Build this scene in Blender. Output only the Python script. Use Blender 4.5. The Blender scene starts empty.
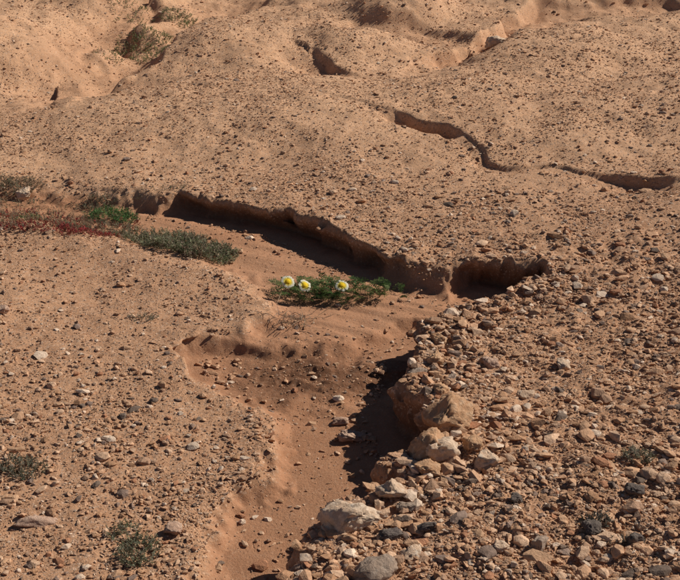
import bpy, bmesh, math, random
import numpy as np
from mathutils import Vector, Matrix, noise as mnoise
random.seed(7); rng=np.random.default_rng(11)
scene=bpy.context.scene
# ------------------------------------------------------------------ noise
def hsh(ix,iy,seed):
    h=(ix.astype(np.int64)*374761393+iy.astype(np.int64)*668265263+seed*1442695041)&0xFFFFFFFF
    h=((h^(h>>13))*1274126177)&0xFFFFFFFF
    h=((h^(h>>15))*2246822519)&0xFFFFFFFF
    h=h^(h>>16)
    return (h/4294967295.0).astype(np.float32)
def vn(x,y,seed=0):
    ix=np.floor(x);iy=np.floor(y);fx=x-ix;fy=y-iy
    fx=fx*fx*fx*(fx*(fx*6-15)+10);fy=fy*fy*fy*(fy*(fy*6-15)+10)
    a=hsh(ix,iy,seed);b=hsh(ix+1,iy,seed);c=hsh(ix,iy+1,seed);d=hsh(ix+1,iy+1,seed)
    return (a+(b-a)*fx)*(1-fy)+(c+(d-c)*fx)*fy
def fbm(x,y,scale,octv=3,seed=0):
    s=0;a=1;t=0;q=1/scale
    for i in range(octv):
        r=0.6+i*1.1;cx,sx=math.cos(r),math.sin(r)
        s=s+a*(vn((x*cx-y*sx)*q+i*17.3,(x*sx+y*cx)*q-i*9.1,seed+i*31)*2-1);t+=a;a*=.5;q*=2.03
    return s/t
def sstep(t):
    t=np.clip(t,0,1);return t*t*(3-2*t)
# ------------------------------------------------------------------ survey of the place (metres)
RIM=[(-2.24,5.56,.2),(-1.71,5.46,.2),(-1.23,5.31,.18),(-.89,5.13,.15),(-.61,5.06,.06),(-.45,4.95,.05),(-.28,4.85,.05),(-.12,4.76,.05),
(0,4.62,.05),(.08,4.47,.05),(.17,4.38,.08),(.29,4.30,.11),(.39,4.24,.11),(.50,4.24,.06),(.61,4.24,.05),(.75,4.20,.05),(.71,4.07,.06),(.60,4.0,.06),
(.51,3.95,.06),(.40,3.86,.06),(.29,3.79,.06),(.25,3.70,.06),(.26,3.56,.06),(.18,3.41,.06),(.16,3.31,.06),(.22,3.17,.06),(.23,3.03,.05),(.19,2.89,.05),
(.14,2.80,.05),(.13,2.72,.05),(.07,2.69,.05),(-.05,2.67,.05),(-.10,2.50,.05),(-.13,2.26,.06),(-.16,2.09,.06),(-.21,1.68,.06),(-.45,1.84,.15),(-.43,2.41,.14),
(-.41,2.61,.14),(-.38,2.82,.12),(-.31,2.97,.12),(-.26,3.10,.12),(-.27,3.29,.12),(-.37,3.45,.12),(-.49,3.56,.10),(-.55,3.72,.095),(-.49,3.86,.10),(-.36,3.93,.12),
(-.31,4.02,.15),(-.40,4.18,.2),(-.64,4.38,.22),(-.93,4.55,.22),(-1.27,4.73,.22),(-1.62,4.86,.22),(-2.16,4.99,.25)]
FL=[(-1.46,5.1,-.025),(-.89,5.0,-.035),(-.44,4.65,-.050),(-.07,4.17,-.066),(.34,4.3,-.066),(.62,4.2,-.085),(.14,3.95,-.070),(-.4,3.8,-.080),(-.13,3.61,-.085),(-.03,3.45,-.10),(-.12,3.15,-.13),(-.22,2.85,-.155),(-.32,2.35,-.18)]
BS=[(-.85,4.14,-.05),(-.85,3.43,-.09),(-.54,3.17,-.12),(-.49,2.77,-.15),(-.69,2.54,-.14),(-1.52,4.04,-.03),(-1.27,2.83,-.1),(.51,3.67,.02),(.86,3.85,.03),(.78,2.81,.06),(.41,2.83,.05),(.24,2.38,.02),(1.22,3.01,.1),
(-.30,5.20,.05),(-1.11,5.62,.03),(-1.58,5.66,.02),(.23,4.53,.03),(.96,4.41,.07),(-.19,5.94,.14),(-1.22,6.31,.08),(.68,5.14,.12),(1.33,4.72,.12),(.05,6.66,.18),(1.08,6.36,.14),(-.80,7.12,.14),(1.53,7.40,.2),(.38,7.96,.22),(-.62,8.75,.18),(-1.69,6.87,.3),(-2.02,8.33,.40),(2.39,8.99,.25),(.48,10.22,.3),
(-.28,4.12,-.062),(-.5,4.3,-.05),(-.9,4.6,-.035),(-1.3,4.82,-.025),(-.48,3.82,-.055),(-.62,3.6,-.06),(-.42,3.36,-.085),(-.35,3.05,-.115),(-.45,2.8,-.14),(-.5,2.5,-.15),(-.5,2.2,-.155),(-.5,1.8,-.16),
(.3,3.6,-.01),(.45,3.8,-.01),(.30,3.3,.0),(.33,3.0,.02),(.28,2.7,.015),(.1,2.5,.01),(0,2.2,.0),(-.05,1.8,0),(.6,3.95,.0),(.74,4.1,.015),(-.6,5.15,.03),(-.2,4.9,.035),(.1,4.65,.018),(.3,4.42,-.005),(.6,4.35,.01)]
HUM=[(.42,8.55,.32,.13),(-.55,7.7,.5,.10),(1.35,7.5,.45,.06),(-1.95,7.4,.4,.14),(1.6,9.3,.5,.10),(-.2,9.6,.4,.10),(-.45,6.3,.7,.06),(.85,6.2,.5,.04),(-1.7,9.2,.4,.12),(.15,7.6,.25,.06),(1.9,6.2,.5,.05)]
DROPX=[-.57,-.33,-.13,0,.14,.25];DROPY=[3.80,3.78,3.76,3.80,3.9,4.0]
# rills: (x,y,depth,halfwidth); side of the higher bank (+1 left of travel, -1 right); steepness of that bank
GUL=[
 ([(-.3,6.4,.0,.06),(0,6.23,.008,.05),(.29,5.98,.012,.05),(.38,5.87,.06,.045),(.46,5.80,.05,.04),(.54,5.66,.010,.04),(.70,5.38,.022,.035),(.90,5.22,.012,.035),(1.05,5.12,.026,.04),(1.2,5.0,.048,.045),(1.36,4.94,.035,.04),(1.46,4.88,.010,.04),(1.82,4.78,.012,.04)],1,.6),
 ([(.45,7.3,.03,.10),(.62,7.42,.08,.12),(.80,7.55,.08,.12),(.93,7.9,.12,.12),(1.05,8.05,.10,.12),(1.1,8.35,.14,.14),(1.35,8.5,.14,.14),(1.5,8.8,.08,.14),(2.2,8.9,.05,.14)],1,.7),
 ([(-.16,7.3,.03,.09),(-.08,7.1,.06,.07),(.03,6.97,.03,.07),(.2,6.9,.015,.10),(.45,7.1,.02,.12)],1,.9),
 ([(-1.89,5.79,.02,.22),(-1.68,6.10,.04,.24),(-1.52,6.65,.07,.26),(-1.33,7.07,.13,.22),(-1.18,7.45,.12,.2),(-1.15,7.93,.12,.22),(-1.0,8.42,.14,.24),(-.79,9.18,.12,.24),(-.31,10.1,.1,.2)],-1,1.1),
 ([(-1.38,6.62,.02,.09),(-1.26,6.78,.07,.09),(-1.12,6.86,.06,.09),(-1.02,6.98,.02,.09)],1,.8),
 ([(-1.55,7.0,.05,.18),(-1.61,7.55,.10,.18),(-1.5,8.06,.14,.2),(-1.33,9.02,.12,.2)],-1,1.1),
 ([(.0,8.0,.02,.16),(.15,8.15,.04,.16),(.45,8.1,.06,.16),(.7,7.8,.04,.16)],1,.9),
]
def gaussfield(x,y,pts,k=.085):
    num=np.zeros_like(x);den=np.zeros_like(x)
    for a,b,z in pts:
        d2=(x-a)**2+(y-b)**2; s=k*max(b,2.)*(1 if b<4.7 else 1.5)
        w=np.exp(-d2/(2*s*s))+1e-4/(1+d2*d2)
        num+=w*z;den+=w
    return num/den
def rimfield(x,y):
    best=np.full(x.shape,1e9);wd=np.ones_like(x);inside=np.zeros(x.shape,bool)
    n=len(RIM)
    for i in range(n):
        ax,ay,aw=RIM[i];bx,by,bw=RIM[(i+1)%n]
        ex,ey=bx-ax,by-ay;L=ex*ex+ey*ey
        t=np.clip(((x-ax)*ex+(y-ay)*ey)/L,0,1)
        d=(x-ax-t*ex)**2+(y-ay-t*ey)**2
        m=d<best;best=np.where(m,d,best);wd=np.where(m,aw+(bw-aw)*t,wd)
        c=((ay>y)!=(by>y))&(x<(bx-ax)*(y-ay)/((by-ay) if abs(by-ay)>1e-9 else 1e-9)+ax)
        inside^=c
    d=np.sqrt(best)
    return np.where(inside,d,-d),wd
def polyd(x,y,pl):
    best=np.full(x.shape,1e9);dp=np.zeros_like(x);hw=np.ones_like(x);sg=np.zeros_like(x)
    for (ax,ay,ad,aw),(bx,by,bd,bw) in zip(pl[:-1],pl[1:]):
        ex,ey=bx-ax,by-ay;L=ex*ex+ey*ey
        t=np.clip(((x-ax)*ex+(y-ay)*ey)/L,0,1)
        d=(x-ax-t*ex)**2+(y-ay-t*ey)**2
        cr=(ex*(y-ay)-ey*(x-ax))/math.sqrt(L)
        m=d<best;best=np.where(m,d,best);dp=np.where(m,ad+(bd-ad)*t,dp);hw=np.where(m,aw+(bw-aw)*t,hw);sg=np.where(m,cr,sg)
    return np.sqrt(best),dp,hw,sg
def terrain(x,y):
    sc=np.clip(y/4,.7,3)
    B=gaussfield(x,y,BS);F=gaussfield(x,y,FL,.09)
    far=np.clip((np.hypot(x,y-5)-7)/60,0,1)
    B=B+far*far*14*(.5+.5*fbm(x,y,40,3,5))+np.clip((np.hypot(x,y-5)-5)/10,0,1)*.5*fbm(x,y,6,3,9)
    B=B+.06*sstep((y-5)/2)*fbm(x,y,1.5,3,19)
    for a,b_,r,hh in HUM:
        q=((x-a)**2+(y-b_)**2)/(r*r)*(1+.5*fbm(x,y,.5,2,23));B=B+hh*np.exp(-q*q*.6)
    wx=x+.05*fbm(x,y,.22,2,71)+.026*fbm(x,y,.05,2,77);wy=y+.05*fbm(x,y,.22,2,72)+.026*fbm(x,y,.05,2,78)
    sd,wd=rimfield(wx,wy)
    sd=sd+.030*fbm(x,y,.08,3,21)
    hard=np.clip((.12-wd)/.05,0,1)
    m=sstep(sd/wd)
    yl=np.interp(x,DROPX,DROPY)+.05*fbm(x,y,.12,3,33)
    low=sstep((yl-y)/.06)
    F=F-.036*low
    basin=np.exp(-(((x+.04)/.30)**2+((y-3.60)/.19)**2))
    F=F+basin*(.004+.034*fbm(x,y,.10,4,41)-.010*np.abs(fbm(x,y,.05,2,43)))
    F=F+.008*fbm(x*.55+y*1.0,(x*.3-y)*.18,.06,2,51)*(1-low)+.007*fbm(x,y,.2,3,52)
    B=B+.012*hard*np.exp(-(sd/.12)**2)*(sd<0)
    h=B+(F-B)*m
    g=np.zeros_like(x)
    for k,(pl,side,st) in enumerate(GUL):
        nx=x+.12*fbm(x,y,.35,3,81+k);ny=y+.12*fbm(x,y,.35,3,91+k)
        d,dp,hw,sg=polyd(nx,ny,pl)
        hi=sg*side>0
        d2=np.where(hi,d*1.2,d*.6)/hw
        gg=sstep((1.3-d2)/np.where(hi,st,1.25));h=h-dp*gg*(.65+.7*vn(x*4,y*4,60+k));g=np.maximum(g,gg*np.clip(dp/.08,0,1))
        h=h-.35*dp*np.exp(-(d/(hw*3.5))**2)*np.where(hi,.3,1)*np.clip(d/hw,0,1)
    p=1-m
    rough=sstep((x+.1)/.4)*sstep((4.7-y)/.5)
    h=h+p*(.022*fbm(x,y,.7,3,1)*sc+.010*fbm(x,y,.16,3,2)*sc)
    h=h+(p*.9+.12)*(.006*fbm(x,y,.05,4,3)*(.7+rough))+rough*p*.012*fbm(x,y,.075,3,14)
    return h,m,g,low,sd,basin,hard
# ------------------------------------------------------------------ material helpers
def newmat(name):
    m=bpy.data.materials.new(name);m.use_nodes=True;nt=m.node_tree;nt.nodes.clear()
    o=nt.nodes.new('ShaderNodeOutputMaterial');b=nt.nodes.new('ShaderNodeBsdfPrincipled')
    nt.links.new(b.outputs[0],o.inputs[0]);b.inputs['Specular IOR Level'].default_value=.12
    return m,nt,b
def mixc(nt,fac,a,b,bt='MIX'):
    n=nt.nodes.new('ShaderNodeMix');n.data_type='RGBA';n.blend_type=bt
    for s,v in ((0,fac),(6,a),(7,b)):
        if isinstance(v,(int,float)): n.inputs[s].default_value=v
        elif isinstance(v,tuple): n.inputs[s].default_value=(*v,1)
        else: nt.links.new(v,n.inputs[s])
    return n.outputs[2]
def noise(nt,vec,scale,det=4,rough=.6):
    n=nt.nodes.new('ShaderNodeTexNoise');n.inputs['Scale'].default_value=scale;n.inputs['Detail'].default_value=det;n.inputs['Roughness'].default_value=rough
    nt.links.new(vec,n.inputs['Vector']);return n.outputs['Fac']
def ramp(nt,f,lo,hi):
    n=nt.nodes.new('ShaderNodeMapRange');n.inputs[1].default_value=lo;n.inputs[2].default_value=hi;n.clamp=True
    nt.links.new(f,n.inputs[0]);return n.outputs[0]
def bump(nt,b,h,dist,strength=1,prev=None):
    n=nt.nodes.new('ShaderNodeBump');n.inputs['Distance'].default_value=dist;n.inputs['Strength'].default_value=strength
    nt.links.new(h,n.inputs['Height'])
    if prev: nt.links.new(prev,n.inputs['Normal'])
    nt.links.new(n.outputs[0],b.inputs['Normal']);return n.outputs[0]
def translucent(nt,b,col,f):
    t=nt.nodes.new('ShaderNodeBsdfTranslucent');mx=nt.nodes.new('ShaderNodeMixShader');mx.inputs[0].default_value=f
    nt.links.new(col,t.inputs['Color']);o=[n for n in nt.nodes if n.type=='OUTPUT_MATERIAL'][0]
    nt.links.new(b.outputs[0],mx.inputs[1]);nt.links.new(t.outputs[0],mx.inputs[2]);nt.links.new(mx.outputs[0],o.inputs[0])
# ground
gm,nt,b=newmat('desert_soil');b.inputs['Roughness'].default_value=.95
geo=nt.nodes.new('ShaderNodeNewGeometry');P=geo.outputs['Position']
at=nt.nodes.new('ShaderNodeAttribute');at.attribute_name='zones'
sep=nt.nodes.new('ShaderNodeSeparateColor');nt.links.new(at.outputs['Color'],sep.inputs[0])
sand,fard,damp_shade=sep.outputs[0],sep.outputs[1],sep.outputs[2]
n1=ramp(nt,noise(nt,P,1.6,4),.35,.65);n2=ramp(nt,noise(nt,P,22,4,.7),.35,.65);n3=ramp(nt,noise(nt,P,180,3,.8),.38,.62)
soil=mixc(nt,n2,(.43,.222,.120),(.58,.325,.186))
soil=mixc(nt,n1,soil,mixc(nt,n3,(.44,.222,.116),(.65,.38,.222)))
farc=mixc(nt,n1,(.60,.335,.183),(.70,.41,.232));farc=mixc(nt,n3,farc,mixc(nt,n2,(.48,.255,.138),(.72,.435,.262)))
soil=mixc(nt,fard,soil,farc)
sn=mixc(nt,n2,(.42,.20,.105),(.50,.25,.135));sn=mixc(nt,n1,sn,mixc(nt,n3,(.42,.20,.107),(.52,.285,.163)))
c=mixc(nt,sand,soil,sn);c=mixc(nt,damp_shade,c,(.20,.092,.048))  # dark tone: wet basin mud, plus shade painted on the bank walls
vo=nt.nodes.new('ShaderNodeTexVoronoi');vo.inputs['Scale'].default_value=170;nt.links.new(P,vo.inputs['Vector'])
vs=nt.nodes.new('ShaderNodeSeparateColor');nt.links.new(vo.outputs['Color'],vs.inputs[0])
inv=nt.nodes.new('ShaderNodeMath');inv.operation='MULTIPLY_ADD';inv.inputs[1].default_value=-.8;inv.inputs[2].default_value=1;nt.links.new(sand,inv.inputs[0])
sp=nt.nodes.new('ShaderNodeMath');sp.operation='MULTIPLY';nt.links.new(ramp(nt,vs.outputs[0],.6,1),sp.inputs[0]);nt.links.new(inv.outputs[0],sp.inputs[1])
c=mixc(nt,sp.outputs[0],c,mixc(nt,vs.outputs[1],(.22,.13,.085),(.74,.49,.33)))
nt.links.new(c,b.inputs['Base Color'])
pv=bump(nt,b,noise(nt,P,75,5,.8),.009,.7)
mh=nt.nodes.new('ShaderNodeMath');mh.operation='MULTIPLY';nt.links.new(vo.outputs['Distance'],mh.inputs[0]);nt.links.new(sp.outputs[0],mh.inputs[1])
mh2=nt.nodes.new('ShaderNodeMath');mh2.operation='MULTIPLY';mh2.inputs[1].default_value=-1;nt.links.new(mh.outputs[0],mh2.inputs[0])
bump(nt,b,mh2.outputs[0],.004,.6,pv)
def attrmat(name,attr='col',rough=.9,bs=90,bd=.004,var=.35,tr=0):
    m,nt,b=newmat(name);b.inputs['Roughness'].default_value=rough
    a=nt.nodes.new('ShaderNodeAttribute');a.attribute_name=attr
    g=nt.nodes.new('ShaderNodeNewGeometry')
    n=ramp(nt,noise(nt,g.outputs['Position'],bs,3,.7),.3,.7)
    dk=mixc(nt,1.0,a.outputs['Color'],(1-var,1-var*1.1,1-var*1.2),'MULTIPLY')
    cc=mixc(nt,n,dk,a.outputs['Color'])
    nt.links.new(cc,b.inputs['Base Color'])
    if bd: bump(nt,b,noise(nt,g.outputs['Position'],bs*1.5,3,.7),bd,.8)
    if tr: translucent(nt,b,cc,tr)
    return m
stone_m=attrmat('stone');leaf_m=attrmat('leaf',rough=.6,bs=60,bd=0,var=.3,tr=.4)
def rockmat(name,c1,c2,c3):
    m,nt,b=newmat(name);b.inputs['Roughness'].default_value=.9
    g=nt.nodes.new('ShaderNodeNewGeometry');Pp=g.outputs['Position']
    c=mixc(nt,ramp(nt,noise(nt,Pp,14,6,.65),.38,.62),c1,c2)
    c=mixc(nt,ramp(nt,noise(nt,Pp,55,6,.75),.5,.7),c,c3)
    nt.links.new(c,b.inputs['Base Color'])
    bump(nt,b,noise(nt,Pp,45,8,.7),.02,.8)
    return m
# ------------------------------------------------------------------ mesh helper
def mesh_from(name,V,Fc,nper,mat,col=None,smooth=False):
    me=bpy.data.meshes.new(name);nv=len(V);nf=len(Fc)
    me.vertices.add(nv);me.vertices.foreach_set('co',np.asarray(V,np.float32).ravel())
    me.loops.add(nf*nper);me.loops.foreach_set('vertex_index',np.asarray(Fc,np.int32).ravel())
    me.polygons.add(nf);me.polygons.foreach_set('loop_start',np.arange(nf,dtype=np.int32)*nper)
    me.polygons.foreach_set('use_smooth',np.full(nf,smooth))
    if col is not None:
        a=me.attributes.new('col' if name!='desert_ground' else 'zones','FLOAT_COLOR','POINT')
        a.data.foreach_set('color',np.concatenate([col,np.ones((nv,1))],1).astype(np.float32).ravel())
    me.materials.append(mat);me.update(calc_edges=True)
    o=bpy.data.objects.new(name,me);scene.collection.objects.link(o);return o
# ------------------------------------------------------------------ ground sheet
yd=np.exp(np.linspace(math.log(1.75),math.log(11.5),1100))
ya=np.concatenate([np.linspace(-40,1.6,30),yd,11.5*np.exp(np.linspace(.03,3.9,60))])
sd_=np.linspace(-1,1,820);so=np.exp(np.linspace(.02,3.,40))
sa=np.concatenate([-so[::-1],sd_,so])
YY,SS=np.meshgrid(ya,sa,indexing='ij')
XX=SS*np.maximum(.36*YY+.45,1.0)
sh=XX.shape
h,m,g,low,sdv,basin,hard=[q.reshape(sh) for q in terrain(XX.ravel(),YY.ravel())]
ny,nx=sh
idx=np.arange(ny*nx).reshape(sh)
Fq=np.stack([idx[:-1,:-1],idx[:-1,1:],idx[1:,1:],idx[1:,:-1]],-1).reshape(-1,4)
xf,yf=XX.ravel(),YY.ravel()
sandz=np.clip(np.maximum(sstep((m-.25)/.5),g*.5),0,1).ravel()
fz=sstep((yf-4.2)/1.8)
# dark moist mud in the plunge basin; bank walls have shade painted into their colour
wall_shade=sstep((sdv-.002)/.02)*sstep((.09-sdv)/.05)*hard
damp_shadez=np.clip((basin*1.1*low+.2*low*m).ravel()*sstep((fbm(xf,yf,.2,3,7)+.7)/.8)+.75*wall_shade.ravel(),0,1)
# undercut of the hard banks: the foot of the wall is worn back beneath its lip
e=.02
sub=(np.abs(sdv)<.3)&(YY>1.7)&(YY<5.6)
gx=np.zeros(sh);gy=np.zeros(sh);xs_,ys_=XX[sub],YY[sub]
gx[sub]=(rimfield(xs_+e,ys_)[0]-rimfield(xs_-e,ys_)[0]);gy[sub]=(rimfield(xs_,ys_+e)[0]-rimfield(xs_,ys_-e)[0])
gl=np.hypot(gx,gy)+1e-6;gx/=gl;gy/=gl
prof=np.where(sdv<=0,0,np.where(sdv<.045,sstep((sdv-.006)/.039),sstep(1-(sdv-.045)/.14)))
amp=.080*hard*prof*(.45+.9*vn(XX*4,YY*4,99))*sub
band=sstep(sdv/.01)*sstep((.10-sdv)/.04)*hard*sub
amp=amp+band*.016*fbm(XX*.8+YY*1.1,h*1.0+XX*.3,.05,3,301)
UX=XX-gx*amp;UY=YY-gy*amp
mesh_from('desert_ground',np.stack([UX.ravel(),UY.ravel(),h.ravel()],1),Fq,4,gm,np.stack([sandz,fz,damp_shadez],1),True)
def look(field,x,y):
    fy=np.interp(y,ya,np.arange(ny));fx=np.interp(x/np.maximum(.36*y+.45,1.0),sa,np.arange(nx))
    iy=np.minimum(fy.astype(int),ny-2);ix=np.minimum(fx.astype(int),nx-2);fy=fy-iy;fx=fx-ix
    return (field[iy,ix]*(1-fx)+field[iy,ix+1]*fx)*(1-fy)+(field[iy+1,ix]*(1-fx)+field[iy+1,ix+1]*fx)*fy
def tz(x,y): return float(look(h,np.array([float(x)]),np.array([float(y)]))[0])
tzc=tz
# ------------------------------------------------------------------ stones
def hull(npts,seed,squash=.65,box=0.0):
    r=random.Random(seed);bm=bmesh.new()
    for i in range(npts):
        v=Vector((r.gauss(0,1),r.gauss(0,1),r.gauss(0,1))).normalized()
        if box:
            mx=max(abs(v.x),abs(v.y),abs(v.z));v=v*(1-box)+v/mx*box*.8
        v*=r.uniform(.8,1.08);bm.verts.new((v.x,v.y,v.z*squash))
    bmesh.ops.convex_hull(bm,input=bm.verts[:])
    bmesh.ops.delete(bm,geom=[v for v in bm.verts if not v.link_faces],context='VERTS')
    bmesh.ops.triangulate(bm,faces=bm.faces[:])
    bmesh.ops.recalc_face_normals(bm,faces=bm.faces[:])
    return bm
def hull_np(npts,seed,squash=.65):
    bm=hull(npts,seed,squash);bm.verts.ensure_lookup_table();bm.verts.index_update()
    V=np.array([v.co[:] for v in bm.verts]);F=np.array([[v.index for v in f.verts] for f in bm.faces]);bm.free();return V,F
PAL=np.array([(.60,.365,.22),(.51,.285,.16),(.69,.455,.30),(.80,.62,.47),(.44,.27,.175),(.26,.19,.155),(.66,.39,.235),(.45,.21,.115),(.15,.12,.10)])
PW=np.array([.21,.16,.19,.11,.10,.07,.12,.06,.03]);PW/=PW.sum()
accV=[];accF=[];accC=[];off=0
def scatter(x,y,size,templates,sink=.25,dust=.2):
    global off
    n=len(x);z=look(h,x,y);which=rng.integers(0,len(templates),n)
    for k,(TV,TF) in enumerate(templates):
        s=np.where(which==k)[0]
        if not len(s):continue
        q=len(s);ang=rng.uniform(0,2*np.pi,q);tl=rng.normal(0,.3,q)
        ca,sa_=np.cos(ang),np.sin(ang);ct,st=np.cos(tl),np.sin(tl)
        sx=size[s]*rng.uniform(.7,1.3,q);sy=size[s]*rng.uniform(.5,1.,q);sz=size[s]*rng.uniform(.45,1.,q)
        X=TV[None,:,0]*sx[:,None];Y=TV[None,:,1]*sy[:,None];Z=TV[None,:,2]*sz[:,None]
        Y,Z=Y*ct[:,None]-Z*st[:,None],Y*st[:,None]+Z*ct[:,None]
        X,Y=X*ca[:,None]-Y*sa_[:,None],X*sa_[:,None]+Y*ca[:,None]
        V=np.stack([X+x[s][:,None],Y+y[s][:,None],Z+(z[s]+size[s]*(sink+rng.uniform(-.2,.1,q)))[:,None]],-1).reshape(-1,3)
        Fk=(TF[None]+(np.arange(q)*len(TV))[:,None,None]).reshape(-1,3)+off
        c=PAL[rng.choice(len(PAL),q,p=PW)]*rng.uniform(.8,1.12,(q,1))
        c=c*(1-dust)+np.array((.57,.32,.185))*dust
        accV.append(V);accF.append(Fk);accC.append(np.repeat(c,len(TV),0));off+=len(V)
def dens(x,y,patch=.22):
    m_,g_,sd,bs=look(m,x,y),look(g,x,y),look(sdv,x,y),look(basin,x,y)
    right=sstep((x-.0)/.35)*(y<4.6)
    d=.48+.38*right
    d=np.where(y>4.5,.66+.3*fbm(x,y,.8,2,66),d)
    d=d*(.55+.7*vn(x*3.1,y*3.1,13))*(.3+1.0*sstep((fbm(x,y,patch,3,15)+.45)/.7))
    d=d*(1-.95*sstep((m_-.15)/.4))+.02*m_+.2*bs*m_
    d=d*(1-.6*g_)
    d+=.45*np.exp(-((sd+.04)/.05)**2)*(x>.0)*(y<4.3)
    d=np.where((sd>-.004)&(sd<.1)&(look(hard,x,y)>.3),0,d)
    k=rng.uniform(0,1,len(x))<d
    return x[k],y[k]
def cloud(n,y0,y1,power,marg=.36,patch=.22):
    u=rng.uniform(0,1,n);y=(y0**(1-power)+u*(y1**(1-power)-y0**(1-power)))**(1/(1-power))
    x=rng.uniform(-1,1,n)*(marg*y+.3)
    return dens(x,y,patch)
T8=[hull_np(8,100+i) for i in range(10)];T16=[hull_np(15,200+i,.6) for i in range(14)];T40=[hull_np(28,300+i,.6) for i in range(10)]
def rs(x): return .9+.15*sstep((x+.0)/.3)
x,y=cloud(440000,1.9,11,1.45);scatter(x,y,.0021*(rng.pareto(2.0,len(x))*.5+1).clip(1,3)*np.clip(y/4.2,.9,1.5),T8,.25,.35)
x,y=cloud(115000,1.9,11,1.65,patch=.15);scatter(x,y,.0044*rs(x)*(rng.pareto(1.8,len(x))*.6+1).clip(1,3.2)*np.clip(y/6.5,.95,1.05),T16,.25,.2)
x,y=cloud(8000,1.9,11,2.2,patch=.4);scatter(x,y,.0105*rs(x)*(rng.pareto(2.2,len(x))*.6+1).clip(1,2.4)*np.clip(4.5/y,.6,1),T40,.2,.12)
nr=3200;t=rng.uniform(16,33,nr);i=t.astype(int);f=t-i;R=np.array(RIM)
x=R[i,0]*(1-f)+R[i+1,0]*f+rng.normal(.09,.08,nr);y=R[i,1]*(1-f)+R[i+1,1]*f+rng.normal(0,.06,nr)
k=look(sdv,x,y)<-.004;x=x[k];y=y[k]
scatter(x,y,.006*(rng.pareto(1.7,len(x))*.6+1).clip(1,4.5),T16,.3,.15)
# crumbs fallen to the foot of the banks
nr=30000;x=rng.uniform(-.9,.8,nr);y=rng.uniform(2.1,5.1,nr);s_=look(sdv,x,y);k=(s_>.10)&(s_<.10+rng.exponential(.03,nr))&(look(hard,x,y)>.1);x=x[k];y=y[k]
scatter(x,y,.004*(rng.pareto(1.7,len(x))*.6+1).clip(1,4),T16,.3,.6)
mesh_from('gravel',np.concatenate(accV),np.concatenate(accF),3,stone_m,np.concatenate(accC))
# ------------------------------------------------------------------ individual rocks
RM={'orange':rockmat('orange_rock',(.62,.36,.20),(.50,.275,.15),(.70,.47,.30)),
    'pale':rockmat('pale_rock',(.74,.54,.38),(.62,.41,.27),(.84,.69,.54)),
    'grey':rockmat('grey_rock',(.42,.30,.22),(.32,.23,.17),(.52,.40,.31)),
    'pink':rockmat('pink_rock',(.64,.42,.30),(.52,.32,.22),(.70,.51,.38)),
    'dark':rockmat('dark_rock',(.13,.10,.09),(.19,.15,.12),(.27,.21,.17))}
def rock(name,x,y,dx,dy,dz,rot,kind,seed,sink=.3):
    dx*=1.22;dy*=1.22;dz*=1.2
    bm=hull(18,seed,1.0,.6)
    for i in range(3):
        bmesh.ops.subdivide_edges(bm,edges=bm.edges[:],cuts=1,use_grid_fill=True)
        if i==1: bmesh.ops.smooth_vert(bm,verts=bm.verts[:],factor=.3,use_axis_x=True,use_axis_y=True,use_axis_z=True)
    bmesh.ops.triangulate(bm,faces=bm.faces[:])
    for v in bm.verts:
        p=v.co*1.7+Vector((seed*3.1,seed*1.7,0))
        s=mnoise.noise(p)*.16+abs(mnoise.noise(p*2.3))*-.24+mnoise.noise(p*6)*.08
        v.co+=v.co.normalized()*s
        v.co.x*=dx;v.co.y*=dy;v.co.z*=dz
    me=bpy.data.meshes.new(name);bm.to_mesh(me);bm.free()
    me.polygons.foreach_set('use_smooth',np.ones(len(me.polygons),bool))
    me.materials.append(RM[kind])
    o=bpy.data.objects.new(name,me);scene.collection.objects.link(o)
    o.location=(x,y,tz(x,y)+dz*(1-2*sink));o.rotation_euler=(random.uniform(-.2,.2),random.uniform(-.2,.2),rot)
    return o
for a in [(.285,3.0,.08,.06,.06,.3,'orange',1),(.225,2.86,.055,.05,.05,.9,'orange',2),(.255,2.84,.05,.04,.045,.2,'pale',12),(.37,2.80,.034,.03,.026,0,'pale',3),(.34,2.87,.03,.03,.02,0.4,'orange',31),
 (.01,2.57,.082,.05,.038,.15,'pale',4),(.125,2.66,.042,.035,.03,.6,'pale',5),(.16,2.61,.028,.022,.018,.1,'grey',6),(.04,3.25,.045,.03,.018,.1,'pink',7),(.0,3.33,.025,.02,.014,.1,'pink',32),
 (.07,2.34,.055,.04,.03,.5,'grey',8),(.16,2.42,.03,.03,.02,.1,'pale',18),(-.42,2.74,.026,.026,.018,.3,'pink',9),(-.77,2.77,.055,.025,.014,.1,'pink',10),(.97,7.80,.08,.06,.05,0,'pale',11),
 (-1.14,3.93,.025,.02,.016,.2,'pink',13),(-1.36,5.2,.035,.03,.03,.2,'pale',14),(.28,3.2,.028,.024,.02,.8,'orange',15),(.32,3.12,.03,.03,.02,.2,'grey',16),(.23,3.38,.03,.025,.018,.2,'grey',33),(.29,3.45,.03,.025,.02,1.2,'orange',34),
 (.22,2.77,.03,.04,.02,.7,'orange',17),(.575,2.48,.026,.024,.02,.7,'dark',19),(.66,2.42,.022,.02,.018,.2,'dark',20),(.45,2.42,.03,.02,.02,.2,'grey',21),(.30,3.6,.03,.03,.02,.3,'orange',22),
 (.36,2.42,.022,.02,.014,1,'pale',23),(.20,2.52,.02,.025,.016,1,'dark',24),(.12,2.5,.03,.02,.016,.3,'dark',25),(.42,2.62,.02,.02,.014,.3,'dark',26),(.7,2.62,.026,.02,.016,.3,'dark',27),(.52,3.2,.03,.02,.016,.3,'pale',28),(.66,3.4,.03,.025,.016,1.3,'pale',29),(.45,3.42,.025,.025,.016,.3,'pink',30)]:
    rock('rock',*a)
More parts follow.
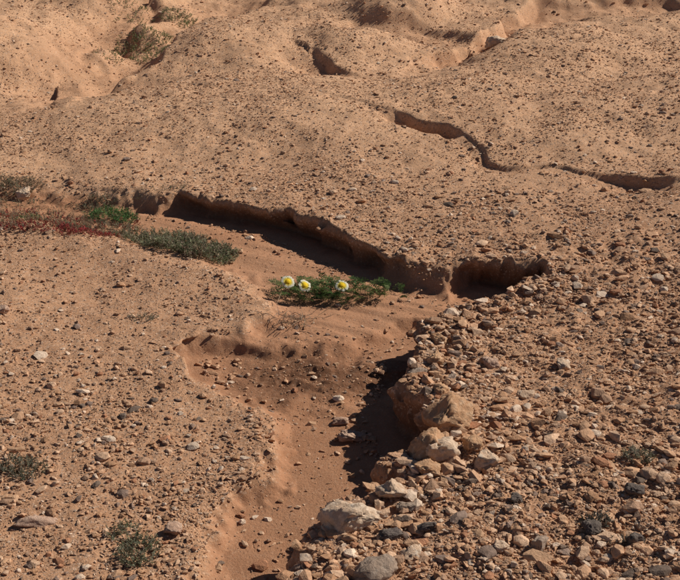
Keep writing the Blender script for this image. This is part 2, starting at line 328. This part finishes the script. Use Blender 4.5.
# ------------------------------------------------------------------ plants
class Blades:
    def __init__(s): s.V=[];s.F=[];s.C=[]
    def tri_strip(s,pts,w,side,col):
        n=len(pts);b=len(s.V)
        for i,p in enumerate(pts):
            ww=w*(1-(i/(n-1))**1.5*.85)*(.6 if i==0 else 1)
            s.V.append(p-side*ww);s.V.append(p+side*ww);s.C+= [col,col]
        for i in range(n-1):
            a=b+2*i;s.F.append((a,a+1,a+3,a+2))
    def build(s,name,mat=None,parent=None):
        o=mesh_from(name,np.array([v[:] for v in s.V]),np.array(s.F),4,mat or leaf_m,np.array(s.C),False)
        if parent:o.parent=parent
        return o
def rv(a):
    return Vector((random.gauss(0,1),random.gauss(0,1),random.gauss(0,1))).normalized()*a
def jit(c,a=.2):
    k=random.uniform(1-a,1+a);return tuple(v*k*random.uniform(.94,1.06) for v in c)
def shrub(name,clumps,cols,twig=(.25,.18,.12),size=.012,w=.0018):
    B=Blades()
    for (cx,cy,rx,ry,hh,n) in clumps:
        for i in range(n):
            a=random.uniform(0,6.283);r=math.sqrt(random.random())
            r*=1+.35*mnoise.noise(Vector((math.cos(a)*2+cx*9,math.sin(a)*2+cy*9,0)))
            x=cx+rx*r*math.cos(a);y=cy+ry*r*math.sin(a)
            lump=.6+.9*mnoise.noise(Vector((x*22,y*22,3)))
            top=hh*max(.12,(1-r*r))**.5*max(.15,lump)
            base=Vector((x,y,0));d=Vector((math.cos(a)*r*.9,math.sin(a)*r*.9,1))+rv(.5);d.normalize()
            base.z=tzc(x,y)+top*random.uniform(.0,.75)-.002
            L=size*random.uniform(1.2,2.6);col=jit(cols[int((mnoise.noise(Vector((x*30,y*30,7)))+.5)*len(cols))%len(cols)] if random.random()<.6 else random.choice(cols),.3)
            side=d.cross(rv(1)).normalized()
            B.tri_strip([base,base+d*L*.5,base+d*L],w*.35,side,jit(twig))
            for k in range(7):
                p=base+d*L*(.2+.12*k);q=(rv(1)+d*.8).normalized()
                B.tri_strip([p,p+q*size*.4,p+q*size*.75],w*random.uniform(.6,1.1),q.cross(rv(1)).normalized(),jit(col,.15))
    return B.build(name)
GG=[(.33,.31,.20),(.25,.26,.15),(.41,.36,.25),(.20,.22,.12),(.34,.25,.17)]
shrub('grey_green_shrub',[(-.52,4.52,.10,.10,.085,720),(-.63,4.57,.12,.10,.09,760),(-.75,4.66,.10,.07,.05,260),(-.66,4.70,.12,.07,.05,260),(-.45,4.54,.05,.06,.055,170),(-.84,4.74,.07,.05,.02,60)],GG,w=.0022)
shrub('green_herb',[(-.96,4.98,.09,.05,.035,200),(-.88,4.93,.05,.04,.03,80),(-1.25,4.82,.04,.02,.015,20)],[(.09,.21,.055),(.12,.25,.08),(.14,.19,.09)],size=.013)
shrub('red_succulent',[(-1.15,4.72,.24,.06,.018,260),(-1.0,4.68,.12,.05,.016,150),(-1.30,4.95,.2,.08,.016,110),(-1.05,4.88,.2,.08,.014,110),(-1.45,4.85,.15,.12,.014,110)],[(.44,.07,.07),(.36,.07,.075),(.46,.15,.10),(.30,.13,.09)],size=.009,w=.0026,twig=(.2,.06,.05))
shrub('dry_scrub',[(-1.2,4.84,.26,.16,.03,360),(-.98,4.80,.17,.1,.03,280),(-1.4,5.25,.10,.05,.05,150),(-1.02,5.08,.07,.04,.04,110),(-.85,5.12,.2,.03,.012,50),(-1.3,5.1,.25,.06,.02,110),(-1.5,5.3,.1,.05,.03,80)],[(.34,.25,.17),(.25,.23,.15),(.40,.29,.19),(.20,.19,.12)])
GY=[(.27,.25,.18),(.21,.21,.15),(.34,.31,.23),(.18,.18,.12)]
shrub('grey_tuft',[(-.86,3.0,.055,.04,.045,190)],GY,size=.009)
shrub('grey_tuft',[(-.50,2.66,.045,.06,.05,190),(-.545,2.73,.04,.03,.03,60)],[(.25,.25,.17),(.30,.30,.20),(.19,.21,.12)],size=.009)
shrub('grey_tuft',[(.75,2.78,.04,.03,.03,110)],GY,size=.007)
shrub('grey_tuft',[(.59,2.51,.035,.028,.035,110),(.65,2.43,.035,.02,.02,60)],[(.14,.13,.11),(.18,.17,.14),(.11,.10,.08)],size=.006)
shrub('grey_tuft',[(-.66,3.93,.04,.02,.012,30)],GY,size=.009)
shrub('desert_scrub',[(-1.29,8.3,.20,.2,.025,260),(-1.18,7.9,.12,.25,.02,120),(-1.12,8.9,.12,.12,.04,160),(-1.45,8.9,.16,.16,.025,90),(-1.75,9.3,.2,.1,.05,90),(-1.4,7.6,.1,.15,.012,30)],[(.27,.27,.13),(.22,.25,.12),(.33,.28,.17)],size=.013,w=.003)
B=Blades()
for i in range(110):
    x=-.16+random.gauss(0,.045);y=3.93+random.gauss(0,.03);p=Vector((x,y,tz(x,y)+random.uniform(0,.022)))
    d=Vector((random.gauss(0,1),random.gauss(0,1),random.gauss(.25,.3))).normalized();L=random.uniform(.02,.06)
    m1=p+d*L*.5+rv(.006);B.tri_strip([p,m1,p+d*L],.0016,d.cross(rv(1)).normalized(),jit((.40,.29,.20),.3))
    B.tri_strip([m1,m1+(d+rv(.7))*L*.3],.0010,d.cross(rv(1)).normalized(),jit((.3,.22,.16),.3))
B.build('dead_twigs')
# crown daisy
daisy=bpy.data.objects.new('crown_daisy',None);scene.collection.objects.link(daisy)
B=Blades()
def fleaf(p,d,L,up,col):
    side=d.cross(up).normalized();n=9;pts=[]
    for i in range(n+1):
        t=i/n;pts.append(p+d*L*t+up*(L*.28*math.sin(t*2.6))-Vector((0,0,1))*L*.12*t*t)
    B.tri_strip(pts,.0012,side,jit(col,.1))
    for i in range(1,n+1):
        t=i/n;ll=L*.30*math.sin(.35+t*2.5)
        for s in (-1,1):
            q=(side*s+d*.75+rv(.25)).normalized();c=jit(col,.2)
            a=pts[i];B.tri_strip([a,a+q*ll*.5,a+q*ll],.0016,q.cross(up).normalized(),c)
            for k in (.45,.75):
                for s2 in (-1,1):
                    e=(q+d*s2*.8+rv(.3)).normalized()
                    B.tri_strip([a+q*ll*k,a+q*ll*k+e*ll*.38],.0015,e.cross(up).normalized(),c)
G=[(.09,.155,.04),(.12,.19,.055),(.06,.11,.033),(.18,.235,.085)]
def stem(a,b,w,col):
    m_=(a+b)/2+rv((b-a).length*.06)
    for s in (Vector((1,0,0)),Vector((0,1,0)),Vector((.6,.6,.3))): B.tri_strip([a,m_,b],w,s.normalized(),col)
PY=4.17
for (cx,cy,r,hh,n) in [(-.145,PY,.065,.05,36),(-.07,PY,.065,.055,42),(.01,PY,.065,.045,36),(.095,PY+.01,.06,.03,26),(.17,PY+.01,.05,.018,13),(-.20,PY+.02,.03,.025,7)]:
    for i in range(n):
        a=random.uniform(0,6.283);rr=r*math.sqrt(random.random())
        x=cx+rr*math.cos(a)*1.1;y=cy+rr*math.sin(a)*.8
        p=Vector((x,y,tz(x,y)+random.uniform(0,hh)*(1-rr/r*.6)))
        a2=a+random.gauss(0,.7);d=Vector((math.cos(a2),math.sin(a2),random.uniform(.05,.7))).normalized()
        up=Vector((0,0,1))-d*d.z;up=(up.normalized()+rv(.25)).normalized()
        fleaf(p,d,random.uniform(.035,.07),up,random.choice(G))
for xx in np.linspace(-.2,.2,12):
    a=Vector((-.04,PY,tz(-.04,PY)));b_=Vector((xx,PY+random.gauss(0,.04),tz(float(xx),PY)+.02));stem(a,b_,.0013,(.10,.15,.05))
FH=[]
for (x,y,hh) in [(-.183,PY-.03,.074),(-.123,PY-.05,.072),(.007,PY-.05,.066)]:
    z=tz(x,y);H_=Vector((x,y,z+hh));FH.append(H_);stem(Vector((x*.7-.01,PY,z)),H_-Vector((0,-.004,.006)),.0014,(.09,.15,.05))
B.build('leaves_and_stems',parent=daisy)
pm,nt,b=newmat('petal');b.inputs['Roughness'].default_value=.55
a=nt.nodes.new('ShaderNodeAttribute');a.attribute_name='col';nt.links.new(a.outputs['Color'],b.inputs['Base Color']);translucent(nt,b,a.outputs['Color'],.35)
cm,nt,b=newmat('disc_florets');b.inputs['Roughness'].default_value=.7
gg=nt.nodes.new('ShaderNodeNewGeometry');nt.links.new(mixc(nt,ramp(nt,noise(nt,gg.outputs['Position'],600,2),.4,.6),(.78,.44,.01),(.88,.64,.03)),b.inputs['Base Color'])
for fi,c0 in enumerate(FH):
    nrm=Vector([(.25,-.7,.75),(.4,-.62,.8),(.1,-.6,.95)][fi]).normalized();q=nrm.to_track_quat('Z','Y').to_matrix()
    V=[];F=[];C=[];R=[.0245,.0235,.0245][fi];npet=17
    for k in range(npet):
        a0=k/npet*6.283+random.gauss(0,.05);RR=R*random.uniform(.92,1.05);lift=random.uniform(-.06,.12)
        rows=[(.22,.0016),(.45,.0034),(.62,.0042),(.78,.0045),(.92,.0038),(1.0,.002)];b0=len(V)
        for (t,w) in rows:
            for s in (-1,0,1):
                r_=RR*(t-(.03 if s==0 and t==1 else 0))
                loc=Vector((math.cos(a0)*r_-math.sin(a0)*w*s,math.sin(a0)*r_+math.cos(a0)*w*s,RR*lift*t+(0.0006 if s==0 else 0)-RR*.18*t*t+(k%2)*.0005))
                V.append(c0+q@loc);yl=1-min(1,max(0,(t-.55)/.2));C.append((.85*yl+.86*(1-yl),.66*yl+.84*(1-yl),.04*yl+.68*(1-yl)))
        for i in range(len(rows)-1):
            for j in (0,1): F.append((b0+i*3+j,b0+i*3+j+1,b0+i*3+j+4,b0+i*3+j+3))
    o=mesh_from('petals',np.array([v[:] for v in V]),np.array(F),4,pm,np.array(C),True);o.parent=daisy
    bm=bmesh.new();bmesh.ops.create_icosphere(bm,subdivisions=4,radius=1)
    for v in bm.verts:
        n_=mnoise.noise(v.co*9)*.10;l=Vector((v.co.x,v.co.y,v.co.z*.42))*(1+n_)*.0090;v.co=c0+q@(l+Vector((0,0,.0012)))
    me=bpy.data.meshes.new('disc');bm.to_mesh(me);bm.free();me.materials.append(cm)
    o=bpy.data.objects.new('disc',me);scene.collection.objects.link(o);o.parent=daisy
# ------------------------------------------------------------------ light, sky, camera
az=math.radians(66);el=math.radians(38)
sv=Vector((math.sin(az)*math.cos(el),math.cos(az)*math.cos(el),math.sin(el)))
ld=bpy.data.lights.new('sun','SUN');ld.energy=5;ld.angle=math.radians(.5);ld.color=(1,.955,.875)
lo=bpy.data.objects.new('sun',ld);scene.collection.objects.link(lo);lo.rotation_euler=sv.to_track_quat('Z','Y').to_euler();lo.location=(5,5,8)
w=bpy.data.worlds.new('World');scene.world=w;w.use_nodes=True;nt=w.node_tree
sky=nt.nodes.new('ShaderNodeTexSky');sky.sky_type='NISHITA';sky.sun_disc=False;sky.sun_elevation=el;sky.sun_rotation=az
sky.altitude=1500;sky.air_density=.7;sky.dust_density=.3
bg=nt.nodes['Background'];nt.links.new(sky.outputs[0],bg.inputs[0]);bg.inputs[1].default_value=.05
cd=bpy.data.cameras.new('camera');cd.sensor_width=36;cd.lens=36*1260/680;cd.clip_end=3000;cd.clip_start=.05
co=bpy.data.objects.new('camera',cd);scene.collection.objects.link(co);co.location=(0,0,1.6);co.rotation_euler=(math.radians(90-21.5),0,0)
scene.camera=co
scene.view_settings.view_transform='Standard';scene.view_settings.look='None';scene.view_settings.exposure=0
